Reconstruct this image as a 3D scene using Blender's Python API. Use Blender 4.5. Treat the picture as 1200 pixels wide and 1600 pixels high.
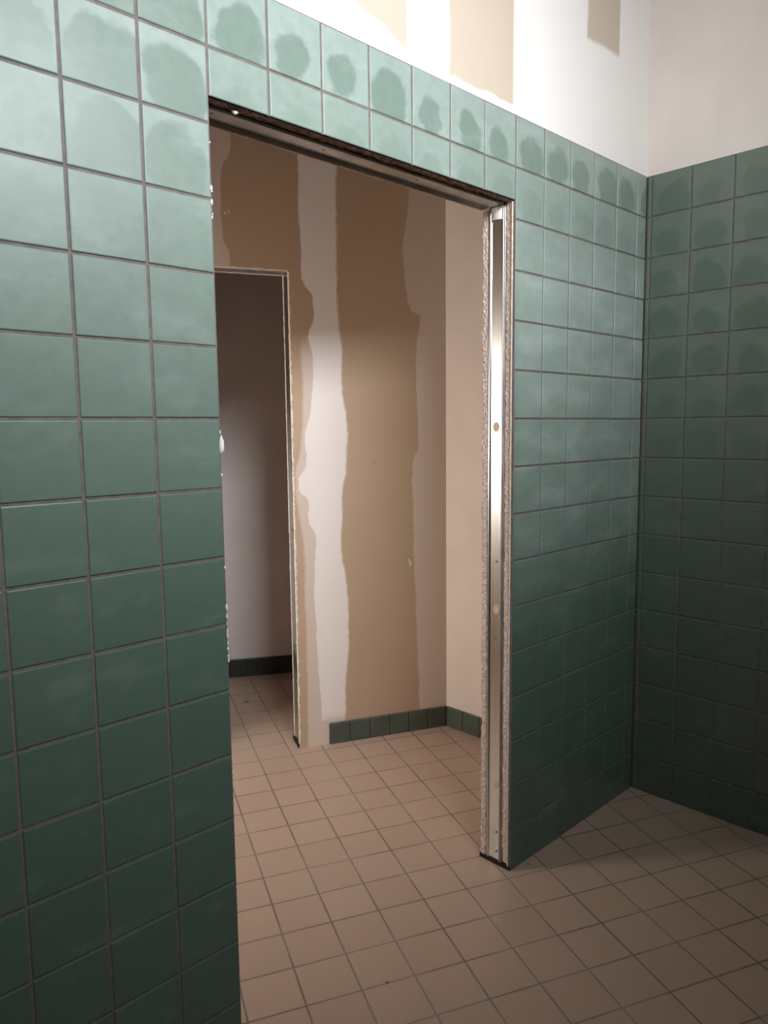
import bpy, bmesh, math, random
from mathutils import Vector, Matrix, noise
random.seed(7)
for o in list(bpy.data.objects): bpy.data.objects.remove(o)
scene = bpy.context.scene
COL = scene.collection
S = 0.155                      # one wall tile (metres); all plans below are in tiles
ZF = 16.0                      # floor lies 16 tiles below the top of the tiling
def P(x, y, z): return Vector((x*S, y*S, (z+ZF)*S))

# ------------------------------------------------------------------ camera
yaw, pitch, roll = 0.7671, 0.1125, -0.0114
fw = Vector((math.sin(yaw)*math.cos(pitch), math.cos(yaw)*math.cos(pitch), -math.sin(pitch)))
rt = Vector((math.cos(yaw), -math.sin(yaw), 0)); up = rt.cross(fw)
r2 = math.cos(roll)*rt + math.sin(roll)*up; u2 = -math.sin(roll)*rt + math.cos(roll)*up
cam = bpy.data.cameras.new('camera'); co = bpy.data.objects.new('camera', cam); COL.objects.link(co)
cam.sensor_fit = 'VERTICAL'; cam.sensor_height = 36; cam.lens = 36*1159.0/1600; cam.clip_start = 0.02
mw = Matrix((r2, u2, -fw)).transposed().to_4x4(); mw.translation = P(-5.7271, -9.2782, -6.1583)
co.matrix_world = mw
scene.camera = co

# ------------------------------------------------------------------ world, light, exposure
vs = scene.view_settings
vs.view_transform = 'Standard'; vs.look = 'None'; vs.exposure = 0.0; vs.gamma = 1.0; vs.use_curve_mapping = False
world = bpy.data.worlds.new('world'); scene.world = world; world.use_nodes = True
world.node_tree.nodes['Background'].inputs[0].default_value = (0.75, 0.88, 1.0, 1)
world.node_tree.nodes['Background'].inputs[1].default_value = 0.2
def area(name, loc, direction, sx, sy, power, col, spread=180):
    l = bpy.data.lights.new(name, 'AREA'); l.shape = 'RECTANGLE'; l.size = sx*S; l.size_y = sy*S
    l.energy = power; l.color = col; l.spread = math.radians(spread)
    o = bpy.data.objects.new(name, l); COL.objects.link(o); o.location = loc
    o.rotation_euler = Vector(direction).to_track_quat('-Z', 'Y').to_euler(); return o
WX0, WX1, WZ0, WZ1 = -4.8, 4.7, 0.8, 4.2          # high window in the back wall (tiles)
FY0, FY1, FZ0, FZ1 = 8.6, 12.2, -8.2, -4.4        # window in the far room's left wall
area('daylight_high_window', P((WX0+WX1)/2, -13.8, (WZ0+WZ1)/2), (0.30, 1, -0.42), WX1-WX0, WZ1-WZ0, 50, (0.945, 0.975, 1.0), 105)
area('daylight_far_window', P(-6.75, (FY0+FY1)/2, (FZ0+FZ1)/2), (1, 0.05, -0.35), FY1-FY0, FZ1-FZ0, 29, (1.0, 0.91, 0.83), 130)

# ------------------------------------------------------------------ node helpers
class NT:
    def __init__(s, name):
        s.m = bpy.data.materials.new(name); s.m.use_nodes = True; s.t = s.m.node_tree
        s.b = s.t.nodes['Principled BSDF']
    def n(s, typ, **kw):
        x = s.t.nodes.new(typ)
        for k, v in kw.items(): setattr(x, k, v)
        return x
    def l(s, a, b): s.t.links.new(a, b)
    def put(s, sock, v):
        if isinstance(v, bpy.types.NodeSocket): s.l(v, sock)
        else: sock.default_value = v
    def math(s, op, a, b=0.0, c=0.0, clamp=False):
        x = s.n('ShaderNodeMath', operation=op, use_clamp=clamp)
        for i, v in enumerate((a, b, c)): s.put(x.inputs[i], v)
        return x.outputs[0]
    def ss(s, v, lo, hi, a=0.0, b=1.0):           # smoothstep
        x = s.n('ShaderNodeMapRange', interpolation_type='SMOOTHSTEP', clamp=True)
        for i, q in enumerate((v, lo, hi, a, b)): s.put(x.inputs[i], q)
        return x.outputs[0]
    def mix(s, f, a, b):
        x = s.n('ShaderNodeMix', data_type='RGBA')
        s.put(x.inputs[0], f)
        for i, v in ((6, a), (7, b)):
            if isinstance(v, tuple) and len(v) == 3: v = v+(1,)
            s.put(x.inputs[i], v)
        return x.outputs[2]
    def pos(s):                                    # position in tiles: x, y, z(0 = tile top)
        g = s.n('ShaderNodeNewGeometry')
        v = s.n('ShaderNodeVectorMath', operation='SCALE'); s.l(g.outputs['Position'], v.inputs[0]); v.inputs[3].default_value = 1/S
        sp = s.n('ShaderNodeSeparateXYZ'); s.l(v.outputs[0], sp.inputs[0])
        return v.outputs[0], sp.outputs[0], sp.outputs[1], s.math('SUBTRACT', sp.outputs[2], ZF)
    def vec(s, x, y, z):
        c = s.n('ShaderNodeCombineXYZ')
        for i, v in enumerate((x, y, z)): s.put(c.inputs[i], v)
        return c.outputs[0]
    def noise(s, vec, scale=1.0, detail=3.0, rough=0.5):
        x = s.n('ShaderNodeTexNoise'); s.l(vec, x.inputs['Vector'])
        x.inputs['Scale'].default_value = scale; x.inputs['Detail'].default_value = detail; x.inputs['Roughness'].default_value = rough
        return x.outputs['Fac']
    def white(s, vec):
        x = s.n('ShaderNodeTexWhiteNoise'); s.l(vec, x.inputs['Vector']); return x.outputs['Value']
    def bump(s, h, strength=0.3, dist=0.002):
        x = s.n('ShaderNodeBump'); x.inputs['Strength'].default_value = strength; x.inputs['Distance'].default_value = dist
        s.l(h, x.inputs['Height']); s.l(x.outputs[0], s.b.inputs['Normal'])
    def fin(s, col=None, rough=None, metal=None, spec=None):
        for k, v in (('Base Color', col), ('Roughness', rough), ('Metallic', metal), ('Specular IOR Level', spec)):
            if v is not None:
                if isinstance(v, tuple) and len(v) == 3: v = v+(1,)
                s.put(s.b.inputs[k], v)
        return s.m

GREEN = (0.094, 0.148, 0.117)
def tile_mat(name, axis, off, film_light_depth, film_light_amt, film_pat=3.6, base=GREEN, film_light_col=(0.53, 0.60, 0.565)):
    """glazed green tile with a dried milky film that leaves each tile's middle clean"""
    t = NT(name); v, x, y, z = t.pos()
    a = x if axis == 'x' else t.math('MULTIPLY', y, -1.0)
    u = t.math('SUBTRACT', a, off)
    cu, cz = t.math('FLOOR', u), t.math('FLOOR', z)
    fu, fz = t.math('SUBTRACT', u, cu), t.math('SUBTRACT', z, cz)
    cell = t.vec(cu, cz, 3.0)
    rnd = t.white(cell); rnd2 = t.white(t.vec(cz, cu, 9.0))
    nz = t.noise(v, 1.7, 4.0, 0.55); fine = t.noise(v, 5.0, 4.0, 0.6)
    # clean blob, low in each tile
    du = t.math('MULTIPLY', t.math('SUBTRACT', fu, t.math('ADD', 0.50, t.math('MULTIPLY', t.math('SUBTRACT', rnd2, .5), .16))), 2.6)
    dz = t.math('MULTIPLY', t.math('SUBTRACT', fz, 0.30), 2.3)
    rr = t.math('SQRT', t.math('ADD', t.math('MULTIPLY', du, du), t.math('MULTIPLY', dz, dz)))
    rr = t.math('ADD', rr, t.math('MULTIPLY', t.math('SUBTRACT', nz, 0.5), 1.3))
    size = t.math('ADD', 0.72, t.math('MULTIPLY', rnd, 0.35))
    if axis == 'x': size = t.math('ADD', size, t.ss(x, 0.2, -0.2, 0.0, 0.45))
    blob = t.ss(rr, t.math('SUBTRACT', size, 0.14), t.math('ADD', size, 0.14))     # 0 inside, 1 outside
    depth = t.ss(z, -film_light_depth, -film_light_depth*0.15)  # paler towards the top: real residue plus painted light falloff
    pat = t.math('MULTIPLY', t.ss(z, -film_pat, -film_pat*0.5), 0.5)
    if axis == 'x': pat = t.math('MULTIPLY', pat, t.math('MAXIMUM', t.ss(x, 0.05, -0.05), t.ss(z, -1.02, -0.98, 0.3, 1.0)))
    film_light = t.math('MULTIPLY', t.math('MULTIPLY', t.math('ADD', 0.75, t.math('MULTIPLY', t.math('SUBTRACT', blob, 0.5), t.math('MULTIPLY', pat, 1.15))), depth), t.ss(fine, 0.15, 0.65, 0.75, 1.0))
    film_light = t.math('MULTIPLY', film_light, film_light_amt)
    # faint broad smears lower down, plus pale sheen painted right of the doorway
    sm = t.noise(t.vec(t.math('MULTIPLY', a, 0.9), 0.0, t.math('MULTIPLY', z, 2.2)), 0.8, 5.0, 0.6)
    smear_sheen = t.ss(sm, 0.50, 0.72, 0.0, 0.08)
    if axis == 'x': smear_sheen = t.math('ADD', smear_sheen, t.math('MULTIPLY', t.math('MULTIPLY', t.ss(x, 6.8, 7.2), t.math('MULTIPLY', t.ss(z, -11.5, -7.5), t.ss(z, -1.5, -3.5))), t.ss(sm, 0.3, 0.7, 0.14, 0.26)))
    col = t.mix(t.math('MULTIPLY', rnd, 0.35), base, tuple(c*0.84 for c in base))
    col = t.mix(t.math('ADD', film_light, smear_sheen, clamp=True), col, film_light_col)
    rough = t.math('ADD', t.math('ADD', 0.21, t.math('MULTIPLY', film_light, 0.60)), t.math('MULTIPLY', fine, 0.10))
    t.bump(t.noise(v, 2.2, 2.0), 0.12, 0.004)
    return t.fin(col, rough, spec=0.42)

def drywall_mat(name, bands, coord, paper=(0.46, 0.335, 0.235), mud=(0.74, 0.70, 0.66), soft=0.05, wob=0.35, extra=None, papermix=1.0):
    """paper face with joint-compound bands; bands = [(lo, hi)] along coord"""
    t = NT(name); v, x, y, z = t.pos()
    if coord == 'x': a = x
    elif coord == 'y': a = y
    else:
        d = t.n('ShaderNodeVectorMath', operation='DOT_PRODUCT')
        sb = t.n('ShaderNodeVectorMath', operation='SUBTRACT'); t.l(v, sb.inputs[0]); sb.inputs[1].default_value = (coord[0][0], coord[0][1], 0)
        t.l(sb.outputs[0], d.inputs[0]); d.inputs[1].default_value = (coord[1][0], coord[1][1], 0); a = d.outputs['Value']
    m = 0.0
    for i, (lo, hi, st) in enumerate(bands):
        n1 = t.noise(t.vec(7.3*i, 0.0, z), 0.55, 3.0, 0.55); n2 = t.noise(t.vec(3.1*i+50, 0.0, z), 0.7, 3.0, 0.6)
        n3 = t.noise(v, 4.0, 3.0)
        jit = t.math('MULTIPLY', t.math('SUBTRACT', n3, 0.5), 0.10)
        l_ = t.math('ADD', t.math('ADD', lo, jit), t.math('MULTIPLY', t.math('SUBTRACT', n1, 0.5), wob*2))
        h_ = t.math('ADD', t.math('ADD', hi, jit), t.math('MULTIPLY', t.math('SUBTRACT', n2, 0.5), wob*2))
        k = t.math('MULTIPLY', t.ss(a, t.math('SUBTRACT', l_, soft), t.math('ADD', l_, soft)),
                   t.math('SUBTRACT', 1.0, t.ss(a, t.math('SUBTRACT', h_, soft), t.math('ADD', h_, soft))))
        m = t.math('MAXIMUM', m, t.math('MULTIPLY', k, st))
    if extra: m = t.math('MAXIMUM', m, extra(t, x, y, z, v, a))
    cl = t.noise(v, 0.6, 4.0); fine = t.noise(v, 9.0, 3.0)
    pc = t.mix(t.ss(cl, 0.3, 0.7, 0.0, 0.25), paper, tuple(min(1, c*1.12) for c in paper))
    mc = t.mix(t.ss(cl, 0.3, 0.7, 0.0, 0.25), mud, tuple(c*0.93 for c in mud))
    col = t.mix(t.math('MULTIPLY', m, papermix), pc, mc)
    t.bump(t.math('ADD', t.math('MULTIPLY', m, 0.5), t.math('MULTIPLY', fine, 0.3)), 0.25, 0.001)
    return t.fin(col, 0.85, spec=0.2)

def plain(name, col, rough=0.8, metal=0.0, spec=0.3, var=0.08, scale=4.0, bumps=0.0):
    t = NT(name); v, x, y, z = t.pos(); n = t.noise(v, scale, 4.0)
    c = t.mix(t.ss(n, 0.3, 0.7), tuple(q*(1-var) for q in col), tuple(min(1, q*(1+var)) for q in col))
    if bumps: t.bump(t.noise(v, scale*4, 3.0), bumps, 0.002)
    return t.fin(c, rough, metal, spec)

# plan of the oblique far wall: frame (s along, o behind)
A0 = (12.2, 6.43); TH = math.radians(-24); DV = (math.cos(TH), math.sin(TH)); NV = (-DV[1], DV[0])
def OB(s, o, z): return P(A0[0]+DV[0]*s+NV[0]*o, A0[1]+DV[1]*s+NV[1]*o, z)

# floor tile grid: about one tile pitch, turned 24 degrees
FO = (2.958, 3.702); FA = math.radians(-24.0); FP1, FP2 = 1.004, 0.976
def floor_mat():
    t = NT('beige_floor_tile'); v, x, y, z = t.pos()
    px, py = t.math('SUBTRACT', x, FO[0]), t.math('SUBTRACT', y, FO[1])
    c, s_ = math.cos(FA), math.sin(FA)
    u = t.math('DIVIDE', t.math('ADD', t.math('MULTIPLY', px, c), t.math('MULTIPLY', py, s_)), FP1)
    w = t.math('DIVIDE', t.math('ADD', t.math('MULTIPLY', px, -s_), t.math('MULTIPLY', py, c)), FP2)
    wob = t.math('MULTIPLY', t.math('SUBTRACT', t.noise(v, 3.0, 3.0), 0.5), 0.012)
    cu, cw = t.math('FLOOR', u), t.math('FLOOR', w)
    def edge(q, cq): return t.math('SUBTRACT', 0.5, t.math('ABSOLUTE', t.math('SUBTRACT', t.math('SUBTRACT', q, cq), 0.5)))
    e = t.math('ADD', t.math('MINIMUM', edge(u, cu), edge(w, cw)), wob)
    g = t.ss(e, 0.010, 0.024)                     # 0 in the joint
    rnd = t.white(t.vec(cu, cw, 1.0))
    sp = t.noise(v, 45.0, 2.0, 0.7); cl = t.noise(v, 0.45, 4.0)
    base = t.mix(t.math('MULTIPLY', rnd, 0.6), (0.50, 0.365, 0.285), (0.455, 0.325, 0.25))
    base = t.mix(t.ss(sp, 0.35, 0.65, 0, 0.22), base, (0.36, 0.26, 0.19))
    base = t.mix(t.ss(cl, 0.35, 0.75, 0, 0.16), base, (0.38, 0.27, 0.19))
    # grey thin-set dust in the joints, lighter where it was wiped
    gd = t.noise(v, 0.5, 2.0)
    grout = t.mix(t.ss(gd, 0.4, 0.62), (0.18, 0.15, 0.13), (0.25, 0.235, 0.22))
    col = t.mix(g, grout, base)
    # chip and stain marks
    def mark(mx, my, r):
        d = t.math('ADD', t.math('POWER', t.math('SUBTRACT', x, mx), 2.0), t.math('POWER', t.math('SUBTRACT', y, my), 2.0))
        return t.math('SUBTRACT', 1.0, t.ss(d, r*r*0.4, r*r))
    mk = t.math('MAXIMUM', mark(2.73, -0.45, 0.045), t.math('MAXIMUM', mark(7.51, -0.11, 0.04), mark(8.72, 13.05, 0.12)))
    col = t.mix(t.math('MULTIPLY', mk, 0.75), col, (0.08, 0.05, 0.035))
    t.bump(t.math('ADD', g, t.math('MULTIPLY', sp, 0.06)), 0.5, 0.0015)
    return t.fin(col, t.math('ADD', 0.36, t.math('MULTIPLY', cl, 0.15)), spec=0.5)

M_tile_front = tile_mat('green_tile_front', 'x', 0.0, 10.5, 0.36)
M_tile_right = tile_mat('green_tile_right', 'y', 0.122, 14.0, 0.17, film_pat=9.0, base=(0.09, 0.130, 0.10), film_light_col=(0.40, 0.43, 0.36))
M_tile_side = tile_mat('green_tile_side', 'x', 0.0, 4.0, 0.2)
M_base = plain('green_base_tile', (0.075, 0.092, 0.075), 0.4, spec=0.4, var=0.12, scale=1.5)
M_base_dark = plain('dark_green_base_tile', (0.035, 0.042, 0.035), 0.4, spec=0.35, var=0.12, scale=1.5)
M_grout = plain('grey_brown_grout', (0.165, 0.14, 0.135), 0.9, spec=0.1, var=0.15, scale=6)
M_bgrout = plain('dark_base_grout', (0.06, 0.055, 0.05), 0.9, spec=0.1)
M_floor = floor_mat()
def upper_extra(t, x, y, z, v, a):
    # mud run along the top edge of the tiles
    n = t.noise(v, 0.9, 4.0)
    lim = t.ss(x, 1.5, 5.0, 0.75, 0.12)
    return t.math('SUBTRACT', 1.0, t.ss(t.math('SUBTRACT', z, t.math('MULTIPLY', t.math('SUBTRACT', n, .5), .5)), t.math('SUBTRACT', lim, .06), t.math('ADD', lim, .06)))
def upper_bands(t, x, y, z, v, a):
    m = upper_extra(t, x, y, z, v, a)
    # right of x=6.95 everything is coated except a small patch
    n = t.math('MULTIPLY', t.math('SUBTRACT', t.noise(v, 0.8, 3.0), .5), .3)
    xr = t.math('ADD', x, n)
    right = t.ss(x, 6.90, 7.0)
    patch = t.math('MULTIPLY', t.math('MULTIPLY', t.ss(xr, 9.62, 9.72), t.math('SUBTRACT', 1.0, t.ss(x, 11.0, 11.08))), t.ss(t.math('ADD', z, n), 2.28, 2.42))
    return t.math('MAXIMUM', m, t.math('MULTIPLY', right, t.math('SUBTRACT', 1.0, patch)))
M_upper = drywall_mat('drywall_above_tiles', [(-20.0, 1.0, 1.0), (3.95, 5.02, 1.0)], 'x', paper=(0.50, 0.415, 0.335), mud=(0.76, 0.72, 0.69), wob=0.05, extra=upper_bands)
M_upper_right = plain('painted_drywall', (0.78, 0.70, 0.64), 0.85, spec=0.2, var=0.03, scale=1.0)
M_white = plain('plain_white_drywall', (0.72, 0.66, 0.60), 0.85, spec=0.2, var=0.03, scale=1.0)
# edges of the joint-compound bands on the far wall: (height, place along the wall) in tiles
EDGES = {'B0': [(-15.02, -4.29), (-12.61, -4.4), (-10.61, -4.42), (-9.31, -4.39), (-8.95, -4.56), (-8.21, -4.6), (-8.09, -4.77), (-7.72, -4.86), (-7.31, -4.62), (-6.36, -4.6), (-5.6, -4.42), (-5.19, -4.37), (-4.01, -4.33), (-3.44, -4.45), (-2.87, -4.26), (-2.28, -4.31), (-1.91, -4.57), (-1.18, -4.59), (0.07, -4.63), (1.65, -4.63)], 'B1': [(-14.58, -3.49), (-12.32, -3.34), (-10.69, -3.42), (-10.06, -3.53), (-9.01, -3.51), (-8.2, -3.48), (-7.29, -3.36), (-5.78, -3.31), (-5.19, -3.42), (-3.88, -3.42), (-2.54, -3.53), (-1.11, -3.52), (0.16, -3.52), (1.42, -3.5)], 'R0': [(-14.92, -0.98), (-12.98, -1.04), (-10.87, -1.11), (-8.93, -1.14), (-7.03, -1.08), (-6.91, -0.99), (-5.79, -0.99), (-3.63, -0.99), (-2.9, -0.86), (-2.69, -0.86), (-2.61, -1.16), (-2.02, -1.32), (-0.97, -1.42), (-0.59, -1.41), (0.92, -1.19)], 'L1': [(-1.49, -6.65), (-1.17, -6.68), (-0.89, -6.81), (-0.46, -6.85), (0.19, -6.84), (1.13, -6.77), (1.44, -6.55), (2.03, -6.51)], 'S0': [(-15.64, -4.71), (-13.59, -4.71), (-11.58, -4.7), (-9.6, -4.73), (-8.24, -4.9), (-7.57, -4.92), (-6.72, -4.74), (-5.3, -4.65), (-4.02, -4.66)]}
def obl_bands(t, x, y, z, v, a):
    zn = t.math('DIVIDE', t.math('ADD', z, 16.0), 20.0, clamp=True)
    jit = t.math('ADD', t.math('MULTIPLY', t.math('SUBTRACT', t.noise(v, 6.0, 3.0), 0.5), 0.07), t.math('MULTIPLY', t.math('SUBTRACT', t.noise(v, 1.5, 2.0), 0.5), 0.10))
    def edge(key, soft=0.035):
        f = t.n('ShaderNodeFloatCurve'); c = f.mapping.curves[0]; pts = EDGES[key]
        pp = [(0.0, pts[0][1])]+[((q[0]+16)/20, q[1]) for q in pts if 0.005 < (q[0]+16)/20 < 0.995]+[(1.0, pts[-1][1])]
        while len(c.points) < len(pp): c.points.new(0.5, 0.5)
        for cp, (px, py) in zip(c.points, pp): cp.location = (px, (py+8)/8.5)
        f.mapping.update(); t.l(zn, f.inputs['Value'])
        e = t.math('ADD', t.math('SUBTRACT', t.math('MULTIPLY', f.outputs[0], 8.5), 8.0), jit)
        return t.ss(t.math('SUBTRACT', a, e), -soft, soft)
    inv = lambda q: t.math('SUBTRACT', 1.0, q)
    white = t.math('MULTIPLY', edge('B0'), inv(edge('B1', 0.05)))
    skim = t.math('MULTIPLY', t.math('MULTIPLY', edge('S0', 0.06), inv(edge('B1'))), t.ss(z, -3.2, -4.2, 0.0, 0.45))
    white = t.math('MULTIPLY', white, t.ss(z, -15.0, -15.4, 1.0, 0.35))
    right = t.math('MULTIPLY', edge('R0'), 0.42)
    left = t.math('MULTIPLY', inv(edge('L1')), t.ss(a, -9.0, -8.0, 0.5, 0.5))
    m = t.math('MAXIMUM', t.math('MAXIMUM', white, skim), t.math('MAXIMUM', right, left))
    return m
M_far = drywall_mat('drywall_far', [], (A0, DV), extra=obl_bands, mud=(0.78, 0.72, 0.69))
M_far_right = plain('skimmed_drywall', (0.72, 0.62, 0.55), 0.85, spec=0.2, var=0.03, scale=0.8)
M_dark = plain('pale_drywall_back_room', (0.80, 0.73, 0.71), 0.85, spec=0.2, var=0.03, scale=0.8)
M_ceiling = plain('grey_ceiling', (0.30, 0.29, 0.28), 0.9, var=0.02)
M_bare = plain('bare_board_paper', (0.30, 0.23, 0.17), 0.85, var=0.05, scale=1.0)
def gyp_mat():
    t = NT('broken_gypsum'); v, x, y, z = t.pos()
    n = t.noise(v, 22.0, 4.0, 0.7); n2 = t.noise(v, 2.0, 3.0)
    c = t.mix(t.ss(n, 0.35, 0.65), (0.42, 0.31, 0.26), (0.80, 0.69, 0.62))
    c = t.mix(t.ss(n2, 0.55, 0.75, 0, 0.35), c, (0.45, 0.30, 0.22))
    t.bump(n, 0.9, 0.004)
    return t.fin(c, 0.95, spec=0.1)
M_gyp = gyp_mat()
M_paper = plain('torn_board_paper', (0.30, 0.20, 0.16), 0.9, var=0.3, scale=10)
M_paper_light = plain('cut_paper_edge', (0.66, 0.58, 0.48), 0.8, var=0.15, scale=10)
def metal_mat():
    t = NT('galvanised_steel'); v, x, y, z = t.pos()
    n = t.noise(t.vec(t.math('MULTIPLY', x, 8.0), t.math('MULTIPLY', y, 30.0), t.math('MULTIPLY', z, 0.6)), 1.0, 3.0)
    sp = t.noise(v, 12.0, 4.0, 0.7)
    c = t.mix(t.ss(n, 0.3, 0.7), (0.60, 0.60, 0.57), (0.72, 0.72, 0.69))
    c = t.mix(t.ss(sp, 0.66, 0.75, 0, 0.2), c, (0.45, 0.43, 0.40))
    t.bump(n, 0.08, 0.002)
    return t.fin(c, t.math('ADD', 0.24, t.math('MULTIPLY', sp, 0.05)), 1.0)
M_metal = metal_mat()
M_track = plain('dull_steel_track', (0.50, 0.47, 0.45), 0.45, 1.0, var=0.15, scale=2.0)
M_tab = plain('lit_tab_steel', (0.78, 0.76, 0.70), 0.5, 0.35, var=0.05)  # pale colour stands in for light reflected off the bent tab
M_screw = plain('dark_screw_metal', (0.25, 0.23, 0.21), 0.4, 0.8, var=0.1)
M_plug = plain('tan_plug', (0.62, 0.44, 0.27), 0.7, var=0.2, scale=14)
M_plaster = plain('white_plaster', (0.82, 0.80, 0.77), 0.85, var=0.05)
M_black = plain('dark_shadow_gap', (0.02, 0.014, 0.012), 0.9, var=0.2)
M_frame = plain('white_window_frame', (0.75, 0.75, 0.73), 0.5, var=0.03)

# ------------------------------------------------------------------ mesh helpers
def link(name, bm, mats, parent=None, kind=None, smooth=False):
    bmesh.ops.recalc_face_normals(bm, faces=bm.faces) if False else None
    me = bpy.data.meshes.new(name); bm.to_mesh(me); bm.free()
    for m in (mats if isinstance(mats, (list, tuple)) else [mats]): me.materials.append(m)
    if smooth:
        for p in me.polygons: p.use_smooth = True
    o = bpy.data.objects.new(name, me); COL.objects.link(o)
    if parent: o.parent = parent
    if kind: o['kind'] = kind
    return o
def empty(name, kind=None, loc=None):
    o = bpy.data.objects.new(name, None); COL.objects.link(o); o.empty_display_size = 0.1
    if loc is not None: o.location = loc
    if kind: o['kind'] = kind
    return o
def child(name, bm, mats, parent, smooth=False):
    """geometry is given in world metres; keep it there under a parent that is only translated"""
    bmesh.ops.translate(bm, verts=bm.verts, vec=-parent.location)
    return link(name, bm, mats, parent, None, smooth)
def hexa(bm, pts, mi=0):
    """8 points: bottom loop (ccw), top loop"""
    v = [bm.verts.new(p) for p in pts]
    fs = []
    for q in ((3, 2, 1, 0), (4, 5, 6, 7), (0, 1, 5, 4), (1, 2, 6, 5), (2, 3, 7, 6), (3, 0, 4, 7)):
        f = bm.faces.new([v[i] for i in q]); f.material_index = mi; fs.append(f)
    return fs
def box(bm, x0, x1, y0, y1, z0, z1, mi=0, F=P):
    return hexa(bm, [F(x0, y0, z0), F(x1, y0, z0), F(x1, y1, z0), F(x0, y1, z0), F(x0, y0, z1), F(x1, y0, z1), F(x1, y1, z1), F(x0, y1, z1)], mi)
def new(): return bmesh.new()

def tiling(name, parent, F, cols, rows, hole, mat, lift=0.085, g=0.019):
    """F(u, d, z): u along the wall, d out of the wall (tile face at d=0, wall at d=-lift). One mesh of bevelled tiles on a grout bed"""
    bm = new()
    def q(*p): return bm.verts.new(F(*p))
    def rects(u0, u1, z0, z1):
        if not hole: return [(u0, u1, z0, z1)]
        hu0, hu1, hz = hole
        if u1 <= hu0+1e-4 or u0 >= hu1-1e-4 or z0 >= hz-1e-4: return [(u0, u1, z0, z1)]
        if z1 <= hz: return []
        return [(u0, u1, hz-g, z1)]
    for i in range(len(cols)-1):
        for j in range(len(rows)-1):
            for (u0, u1, z1, z0) in rects(cols[i], cols[i+1], rows[j+1], rows[j]) and [(a, b, d, c) for (a, b, c, d) in rects(cols[i], cols[i+1], rows[j+1], rows[j])]:
                if u1-u0 < 0.06 or z1-z0 < 0.04: continue
                jt = random.uniform(-0.004, 0.004); tu = random.uniform(-0.0045, 0.0045); tz = random.uniform(-0.0045, 0.0045)
                rings = []
                for (ins, d) in ((g, -0.05), (g, -0.012), (g+0.006, -0.004), (g+0.016, 0.0)):
                    a, b, c, e = u0+ins, u1-ins, z0+ins, z1-ins
                    um, zm = (u0+u1)/2, (z0+z1)/2
                    rings.append([q(uu, d+jt+tu*(uu-um)+tz*(zz-zm)*1.0, zz) for uu, zz in ((a, c), (b, c), (b, e), (a, e))])
                for r0, r1 in zip(rings, rings[1:]):
                    for k in range(4): bm.faces.new((r0[k], r0[(k+1) % 4], r1[(k+1) % 4], r1[k]))
                bm.faces.new(rings[-1])
    # grout bed
    def bed(u0, u1, z0, z1):
        for f in hexa(bm, [F(u0, -lift, z0), F(u1, -lift, z0), F(u1, -0.018, z0), F(u0, -0.018, z0), F(u0, -lift, z1), F(u1, -lift, z1), F(u1, -0.018, z1), F(u0, -0.018, z1)], 1): pass
    if hole:
        hu0, hu1, hz = hole
        bed(cols[0], hu0, rows[-1], rows[0]); bed(hu1, cols[-1], rows[-1], rows[0]); bed(hu0, hu1, hz, rows[0])
    else: bed(cols[0], cols[-1], rows[-1], rows[0])
    bmesh.ops.recalc_face_normals(bm, faces=bm.faces)
    return child(name, bm, [mat, M_grout], parent)

HZ = -1.63                                          # underside of the openings
TOP = 7.0
rows = [-k for k in range(17)]
# ------------------------------------------------------------------ floor, ceilings
bm = new(); box(bm, -13, 14.5, -14.5, 24, -16.6, -16.0); link('floor', bm, M_floor, kind='structure')
bm = new(); box(bm, -11.8, 13.3, -14.0, 0.86, TOP, TOP+0.6); link('ceiling', bm, M_ceiling, kind='structure')
bm = new(); box(bm, -9, 13.3, 0.861, 24, 4.0, 4.6); link('ceiling_far', bm, M_ceiling, kind='structure')

# ------------------------------------------------------------------ the tiled partition with the doorway
wall_front = empty('wall_front', 'structure', P(0, 0, -16))
F_front = lambda u, d, z: P(u, -d, z)
cols = [-11.05]+[-k for k in range(11, 0, -1)]+[0]+list(range(1, 13))+[12.485]
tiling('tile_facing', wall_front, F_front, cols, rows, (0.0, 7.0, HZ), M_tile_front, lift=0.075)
def board(bm, x0, x1, y0, y1, z0, z1, step):
    box(bm, x0, x1, y0, y1, z0, z1)
bm = new()
for (a, b, c, d) in ((-11.8, 0.02, -16, 0), (7.06, 13.3, -16, 0), (0.02, 7.06, HZ+0.05, 0)): box(bm, a, b, 0.08, 0.25, c, d)
child('front_gypsum_board', bm, M_gyp, wall_front)
bm = new(); box(bm, -11.8, 13.3, 0.045, 0.25, 0.0, TOP); child('upper_drywall', bm, M_upper, wall_front)
bm = new()
for (a, b, c, d) in ((-11.8, 0.02, -16, TOP), (7.06, 13.3, -16, TOP), (0.02, 7.06, HZ+0.05, TOP)): box(bm, a, b, 0.66, 0.86, c, d)
child('back_gypsum_board', bm, M_white, wall_front)

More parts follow.
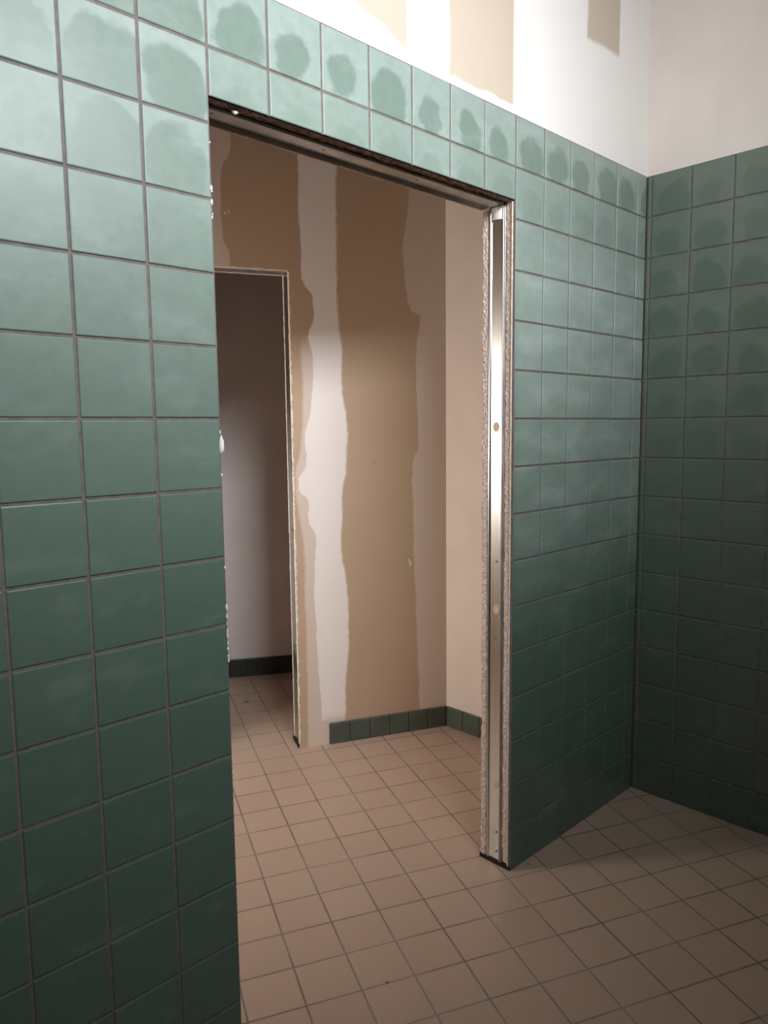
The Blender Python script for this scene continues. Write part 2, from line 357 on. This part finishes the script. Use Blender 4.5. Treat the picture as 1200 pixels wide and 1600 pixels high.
def rough_strip(F, a0, a1, L0, L1, nl, na, amp, edge_amp, depth, seed, edge0=0.0):
    """broken board edge. F(across, out, along): face toward +out; sides run back by depth"""
    bm = new(); grid = []
    for i in range(nl+1):
        l = L0+(L1-L0)*i/nl; row = []
        e0 = edge0*noise.noise(Vector((l*0.9, seed, 1)))+edge_amp*0.4*noise.noise(Vector((l*7, seed, 5)))
        e1 = edge_amp*noise.noise(Vector((l*1.3, seed, 9)))+edge_amp*0.6*noise.noise(Vector((l*8, seed, 11)))
        for j in range(na+1):
            f = j/na; a = (a0+e0)*(1-f)+(a1+e1)*f
            k = amp*noise.noise(Vector((l*9, a*40, seed)))+amp*0.5*noise.noise(Vector((l*3, a*9, seed+3)))
            if j in (0, na): k -= 0.02
            row.append(bm.verts.new(F(a, k, l)))
        row = [bm.verts.new(F(a0+e0, -depth, l))]+row+[bm.verts.new(F(a1+e1, -depth, l))]
        grid.append(row)
    for i in range(nl):
        for j in range(len(grid[0])-1):
            bm.faces.new((grid[i][j], grid[i][j+1], grid[i+1][j+1], grid[i+1][j]))
    bm.faces.new(grid[0]); bm.faces.new(list(reversed(grid[-1])))
    bmesh.ops.recalc_face_normals(bm, faces=bm.faces)
    return bm
FJ = lambda a, out, l: P(7.0-out, a, l)             # right jamb: across = y, faces -x
child('broken_board_edge', rough_strip(FJ, 0.085, 0.245, -15.86, HZ-0.02, 420, 7, 0.022, 0.012, 0.2, 1.0), M_gyp, wall_front)
child('broken_board_edge', rough_strip(FJ, 0.705, 0.85, -15.9, HZ-0.05, 420, 6, 0.025, 0.05, 0.2, 4.0), M_gyp, wall_front)
bm = new(); box(bm, 6.965, 7.05, 0.062, 0.078, -15.9, HZ); child('paper_edge', bm, M_paper_light, wall_front)
FH = lambda a, out, l: P(l, a, HZ-out)              # header: across = y, faces down
child('broken_board_edge', rough_strip(FH, 0.03, 0.26, 0.0, 7.0, 220, 6, 0.03, 0.015, 0.12, 7.0), M_paper, wall_front)
child('broken_board_edge', rough_strip(FH, 0.72, 0.86, 0.0, 7.0, 220, 5, 0.022, 0.02, 0.12, 8.0), M_paper, wall_front)
bm = new(); box(bm, 0.0, 7.0, 0.70, 0.73, HZ-0.02, HZ+0.08); child('paper_edge', bm, M_paper_light, wall_front)
bm = new(); box(bm, 0.0, 7.0, 0.84, 0.865, HZ-0.03, HZ+0.08); child('paper_edge', bm, M_paper_light, wall_front)
# left cut edge of the partition
FL = lambda a, out, l: P(0.0+out, a, l)
child('broken_board_edge', rough_strip(FL, 0.085, 0.85, -16, HZ+0.02, 300, 10, 0.02, 0.01, 0.1, 12.0), M_gyp, wall_front)
# plaster lumps and crumbs on the tiles' cut edge
def lump(c, sx, sy, sz, seed):
    bm = new(); bmesh.ops.create_icosphere(bm, subdivisions=3, radius=1)
    for v in bm.verts:
        k = 1+0.28*noise.noise(v.co*1.7+Vector((seed, 0, 0)))
        v.co = Vector((v.co.x*sx*k*S, v.co.y*sy*k*S, v.co.z*sz*k*S))+c
    return bm
child('plaster_lump', lump(P(0.012, 0.03, -6.37), 0.045, 0.05, 0.13, 3), M_plaster, wall_front, True)
for k in range(46):
    z = random.choice([random.uniform(-3.25, -2.8), random.uniform(-9.6, -8.7), random.uniform(-9.6, -8.7), random.uniform(-13.5, -2)])
    s = random.uniform(0.008, 0.02)
    child('plaster_crumb', lump(P(0.0, 0.015+random.uniform(-.008, .02), z), s, s, s*random.uniform(1, 2.4), k), M_plaster, wall_front, True)
child('plaster_lump', lump(P(0.52, 0.16, HZ-0.03), 0.05, 0.03, 0.035, 8), M_plaster, wall_front, True)

# ------------------------------------------------------------------ steel stud in the doorway's right jamb
def prism(F, prof, L0, L1, closed=False, n=1):
    """sweep an open profile [(across, out)] from L0 to L1"""
    bm = new(); rws = []
    for i in range(n+1):
        l = L0+(L1-L0)*i/n; rws.append([bm.verts.new(F(a, o, l)) for a, o in prof])
    for i in range(n):
        for j in range(len(prof)-1): bm.faces.new((rws[i][j], rws[i][j+1], rws[i+1][j+1], rws[i+1][j]))
    return bm
def solid(o, t):
    md = o.modifiers.new('thickness', 'SOLIDIFY'); md.thickness = t; md.offset = 0
def tag(o, label, cat, group=None):
    o['label'] = label; o['category'] = cat
    if group: o['group'] = group
stud = empty('steel_stud', None, P(7.0, 0.47, -15.92))
tag(stud, 'shiny galvanised steel stud standing between the broken board edges of the near doorway', 'metal stud')
web = [(0.335, -0.012)]+[(0.335+0.26*i/8, -0.012) for i in range(1, 8)]+[(0.60, -0.012)]
child('web', prism(FJ, web, -15.9, HZ-0.03, n=30), M_metal, stud)
rim = [(0.335, -0.012), (0.325, 0.0), (0.315, 0.018), (0.300, 0.022), (0.288, 0.015), (0.280, -0.01), (0.270, 0.0), (0.258, 0.012), (0.25, 0.0), (0.25, -0.25)]
o = child('flange', prism(FJ, rim, -15.9, HZ-0.03), M_track, stud, True)
rim2 = [(0.60, -0.012), (0.612, 0.0), (0.622, 0.02), (0.638, 0.024), (0.652, 0.01), (0.66, -0.02), (0.675, -0.03), (0.69, -0.02), (0.70, -0.03), (0.70, -0.25)]
o = child('flange', prism(FJ, rim2, -15.9, HZ-0.03), M_metal, stud, True)
def disc(F, a, l, ra, rl, out0, out1, seg=24):
    bm = new(); top = []; bot = []
    for k in range(seg):
        an = 2*math.pi*k/seg; ca, cl = a+ra*math.cos(an), l+rl*math.sin(an)
        top.append(bm.verts.new(F(ca, out1, cl))); bot.append(bm.verts.new(F(ca, out0, cl)))
    bm.faces.new(top); bm.faces.new(list(reversed(bot)))
    for k in range(seg): bm.faces.new((top[k], bot[k], bot[(k+1) % seg], top[(k+1) % seg]))
    bmesh.ops.recalc_face_normals(bm, faces=bm.faces); return bm
for a, z in ((0.47, -6.16), (0.445, -10.11), (0.425, -14.10)):
    p = child('round_plug', disc(FJ, a, z, 0.080, 0.105, -0.014, -0.004), M_plug, stud)
    p['label'] = 'tan round plug'
for a, z in ((0.45, -3.03), (0.44, -9.05), (0.46, -10.75), (0.40, -15.23), (0.40, -15.69)):
    c = FJ(a, -0.002, z)
    bm = new(); bmesh.ops.create_uvsphere(bm, u_segments=14, v_segments=8, radius=0.026*S)
    for v in bm.verts: v.co = Vector((v.co.x*0.7, v.co.y, v.co.z))+c
    child('screw', bm, M_screw, stud, True)
# folded end of the header track, pushed against the stud top
o = child('folded_tab', prism(FJ, [(0.33, -0.005), (0.345, 0.03), (0.46, 0.05), (0.58, 0.03), (0.60, -0.005)], HZ-0.30, HZ-0.05, n=6), M_tab, stud, True)

track = empty('header_track', None, P(3.5, 0.47, HZ))
tag(track, 'dull grey steel track along the underside of the near doorway head', 'metal track')
child('web', prism(FH, [(0.27, 0.0), (0.30, 0.014), (0.50, 0.02), (0.66, 0.014), (0.70, 0.0)], 0.01, 6.98, n=20), M_track, track, True)
child('flange', prism(FH, [(0.27, -0.02), (0.262, 0.02), (0.268, 0.05)], 0.01, 6.9, n=10), M_track, track)
child('flange', prism(FH, [(0.69, -0.02), (0.698, 0.05), (0.694, 0.07)], 0.01, 6.9, n=10), M_track, track)
for l in (0.32, 2.4, 4.6): child('screw', disc(FH, 0.47, l, 0.025, 0.025, 0.0, 0.025, 12), M_screw, track)
sole = empty('floor_track_gap', None, P(7.15, 0.45, -16))
tag(sole, 'black strip for the shadow gap under the foot of the steel stud and broken boards', 'metal track')
bm = new(); box(bm, 6.985, 7.3, 0.02, 0.86, -15.995, -15.90); child('web', bm, M_black, sole)  # black strip stands for the shadow gap along the bottom track

# ------------------------------------------------------------------ right wall of the near room
wall_right = empty('wall_right', 'structure', P(12.485, 0, -16))
F_right = lambda u, d, z: P(12.485-d, -u, z)
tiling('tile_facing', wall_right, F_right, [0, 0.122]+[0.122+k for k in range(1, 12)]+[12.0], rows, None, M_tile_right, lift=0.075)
bm = new(); box(bm, 12.56, 13.3, -12.9, 0.045, -16, 0); box(bm, 12.53, 13.3, -12.9, 0.044, 0, TOP); child('upper_drywall', bm, M_upper_right, wall_right)
# left wall and back wall (behind the camera)
wall_left = empty('wall_left', 'structure', P(-11, 0, -16))
F_left = lambda u, d, z: P(-11+d, -u, z)
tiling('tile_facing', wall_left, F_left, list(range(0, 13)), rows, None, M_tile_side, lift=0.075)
bm = new(); box(bm, -11.8, -11.08, -12.9, 0.045, -16, TOP); child('upper_drywall', bm, M_bare, wall_left)
wall_back = empty('wall_back', 'structure', P(0, -12, -16))
F_back = lambda u, d, z: P(u, -12+d, z)
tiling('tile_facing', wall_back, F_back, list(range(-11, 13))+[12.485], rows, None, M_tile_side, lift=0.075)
bm = new()  # wall thickness shaped so the deep window recess shades the lower room
box(bm, -11.079, 12.53, -13.6, -12.08, -16, WZ0); box(bm, -11.079, 12.53, -13.6, -12.08, WZ1, TOP)
box(bm, -11.079, WX0, -13.6, -12.08, WZ0, WZ1); box(bm, WX1, 12.53, -13.6, -12.08, WZ0, WZ1)
child('upper_drywall', bm, M_bare, wall_back)
def window(name, F, a0, a1, z0, z1):
    w = empty(name, 'structure', F((a0+a1)/2, 0, z0))
    bm = new(); t = 0.16
    for q in ((a0, a1, z0, z0+t), (a0, a1, z1-t, z1), (a0, a0+t, z0+t, z1-t), (a1-t, a1, z0+t, z1-t)):
        box(bm, q[0], q[1], 0.0, 0.2, q[2], q[3], 0, lambda a, d, z: F(a, d, z))
    child('window_frame', bm, M_frame, w)
    return w
window('window_1', lambda a, d, z: P(a, -13.5+d, z), WX0, WX1, WZ0, WZ1)

# ------------------------------------------------------------------ far room
bm = new(); box(bm, 12.2, 13.3, 0.861, 20, -16, 4.0); link('wall_far_right', bm, M_far_right, kind='structure')
bm = new()
box(bm, -7.0, -6.0, 0.861, FY0, -16, 4.0); box(bm, -7.0, -6.0, FY1, 23, -16, 4.0)
box(bm, -7.0, -6.0, FY0, FY1, -16, FZ0); box(bm, -7.0, -6.0, FY0, FY1, FZ1, 4.0)
link('wall_far_left', bm, M_white, kind='structure')
window('window_2', lambda a, d, z: P(-6.5+d, a, z), FY0, FY1, FZ0, FZ1)
# oblique wall with the second doorway
D0, D1, T2 = -10.2, -5.0, 0.76
wall_far = empty('wall_far', 'structure', OB(-5, 0, -16))
def s_at_x(o, X): return (X-A0[0]-NV[0]*o)/DV[0]
bm = new()
def obox(bm, s0, s1, o0, o1, z0, z1, mi=0):
    hexa(bm, [OB(s0, o0, z0), OB(s1, o0, z0), OB(s1, o1, z0), OB(s0, o1, z0), OB(s0, o0, z1), OB(s1, o0, z1), OB(s1, o1, z1), OB(s0, o1, z1)], mi)
def ocut(bm, s0, z0, z1, right=True):
    a0, a1 = (s_at_x(0, 12.2), s_at_x(T2, 12.2)) if right else (s_at_x(0, -6.0), s_at_x(T2, -6.0))
    if right: hexa(bm, [OB(s0, 0, z0), OB(a0, 0, z0), OB(a1, T2, z0), OB(s0, T2, z0), OB(s0, 0, z1), OB(a0, 0, z1), OB(a1, T2, z1), OB(s0, T2, z1)])
    else: hexa(bm, [OB(a0, 0, z0), OB(s0, 0, z0), OB(s0, T2, z0), OB(a1, T2, z0), OB(a0, 0, z1), OB(s0, 0, z1), OB(s0, T2, z1), OB(a1, T2, z1)])
ocut(bm, D1+0.02, -16, 4.0); ocut(bm, D0-0.02, -16, 4.0, False); obox(bm, D0-0.02, D1+0.02, 0, T2, HZ+0.03, 4.0)
child('drywall', bm, M_far, wall_far)
# jamb lining of the second doorway
FD = lambda a, out, l: OB(D1-out, a, l)
stud2 = empty('steel_stud', None, OB(D1, T2/2, -16))
tag(stud2, 'narrow grey steel stud lining the right side of the inner doorway', 'metal stud')
child('web', prism(FD, [(0.13, -0.01), (0.16, 0.0), (0.20, -0.012), (0.56, -0.012), (0.60, 0.0), (0.63, -0.01)], -15.9, HZ, n=8), M_metal, stud2, True)
for z in (-9.2, -12.8): child('screw', disc(FD, 0.3, z, 0.03, 0.03, -0.012, 0.01, 12), M_screw, stud2)
child('broken_board_edge', rough_strip(FD, 0.0, 0.12, -16, HZ, 200, 4, 0.015, 0.01, 0.05, 21.0), M_paper_light, wall_far)
child('broken_board_edge', rough_strip(FD, 0.64, 0.76, -16, HZ, 200, 4, 0.015, 0.01, 0.05, 22.0), M_paper_light, wall_far)
FDH = lambda a, out, l: OB(l, a, HZ-out)
track2 = empty('header_track', None, OB((D0+D1)/2, T2/2, HZ))
tag(track2, 'dark steel track along the head of the inner doorway', 'metal track')
child('web', prism(FDH, [(0.13, -0.01), (0.16, 0.0), (0.56, 0.0), (0.63, -0.01)], D0, D1, n=6), M_track, track2)
child('broken_board_edge', rough_strip(FDH, 0.0, 0.12, D0, D1, 80, 4, 0.012, 0.006, 0.05, 23.0), M_paper_light, wall_far)
child('broken_board_edge', rough_strip(FDH, 0.64, 0.76, D0, D1, 80, 4, 0.012, 0.006, 0.05, 24.0), M_paper_light, wall_far)
bm = new(); obox(bm, D1-0.03, D1+0.01, 0.02, T2, -15.995, -15.87)
sole2 = empty('floor_track_gap', None, OB(D1, T2/2, -16)); child('web', bm, M_black, sole2)  # shadow gap at the inner stud, painted as a black strip
tag(sole2, 'thin black strip for the shadow gap at the foot of the inner doorway stud', 'metal track')
# nicks in the far drywall
for s, z, w, h in ((-6.70, -0.15, .10, .03), (-6.62, -0.10, .04, .05), (-1.24, -10.45, .05, .10), (-1.30, -10.35, .05, .05)):
    bm = lump(OB(s, 0, z), w, 0.012, h, s*9+z); child('plaster_smear', bm, M_plaster, wall_far, True)
bm = lump(OB(-2.43, 0, -7.25), 0.022, 0.012, 0.022, 2); child('screw_dimple', bm, M_screw, wall_far, True)

# ------------------------------------------------------------------ tiled baseboards
def baseboard(name, F, L0, L1, h, n, mat, th=0.07):
    root = empty(name, 'structure', F(0, (L0+L1)/2, -16)); bm = new(); w = (L1-L0)/n
    for i in range(n):
        a, b = L0+w*i+0.012, L0+w*(i+1)-0.012; t = th+random.uniform(-.006, .006)
        r0 = [F(0.0, a, -16), F(0.0, b, -16), F(t-.01, b, -16), F(t-.01, a, -16)]
        lo = [F(t-0.012, a, -16), F(t-0.012, b, -16), F(t-0.012, b, -16+h), F(t-0.012, a, -16+h)]
        hi = [F(t, a+.02, -15.99), F(t, b-.02, -15.99), F(t, b-.02, -16+h-.03), F(t, a+.02, -16+h-.03)]
        bk = [F(0, a, -16), F(0, b, -16), F(0, b, -16+h), F(0, a, -16+h)]
        V = [[bm.verts.new(p) for p in r] for r in (bk, lo, hi)]
        for r0, r1 in zip(V, V[1:]):
            for k in range(4): bm.faces.new((r0[k], r0[(k+1) % 4], r1[(k+1) % 4], r1[k]))
        bm.faces.new(V[-1])
    V = None
    for f in hexa(bm, [F(0, L0, -16), F(0, L1, -16), F(th-.02, L1, -16), F(th-.02, L0, -16), F(0, L0, -16+h-.01), F(0, L1, -16+h-.01), F(th-.02, L1, -16+h-.01), F(th-.02, L0, -16+h-.01)], 1): pass
    bmesh.ops.recalc_face_normals(bm, faces=bm.faces)
    child('base_tiles', bm, [mat, M_bgrout], root); return root
baseboard('baseboard_far', lambda o, l, z: OB(l, -o, z), -4.04, -0.03, 0.67, 6, M_base)
baseboard('baseboard_far_right', lambda o, l, z: P(12.2-o, l, z), 0.9, 6.38, 0.67, 8, M_base)

# ------------------------------------------------------------------ back room behind the second doorway
K0, K1 = Vector((9.75, 15.81)), Vector((11.87, 14.53)); kd = (K1-K0).normalized(); kn = Vector((-kd.y, kd.x))
def KB(o, l, z): q = K0+kd*l+kn*o; return P(q.x, q.y, z)
bm = new(); l0, l1 = -17.5, 2.85
hexa(bm, [KB(0, l0, -16), KB(0, l1, -16), KB(.8, l1, -16), KB(.8, l0, -16), KB(0, l0, 4), KB(0, l1, 4), KB(.8, l1, 4), KB(.8, l0, 4)])
link('wall_back_room', bm, M_dark, kind='structure')
baseboard('baseboard_back_room', lambda o, l, z: KB(-o, l, z), -6.0, 2.7, 0.72, 13, M_base_dark)
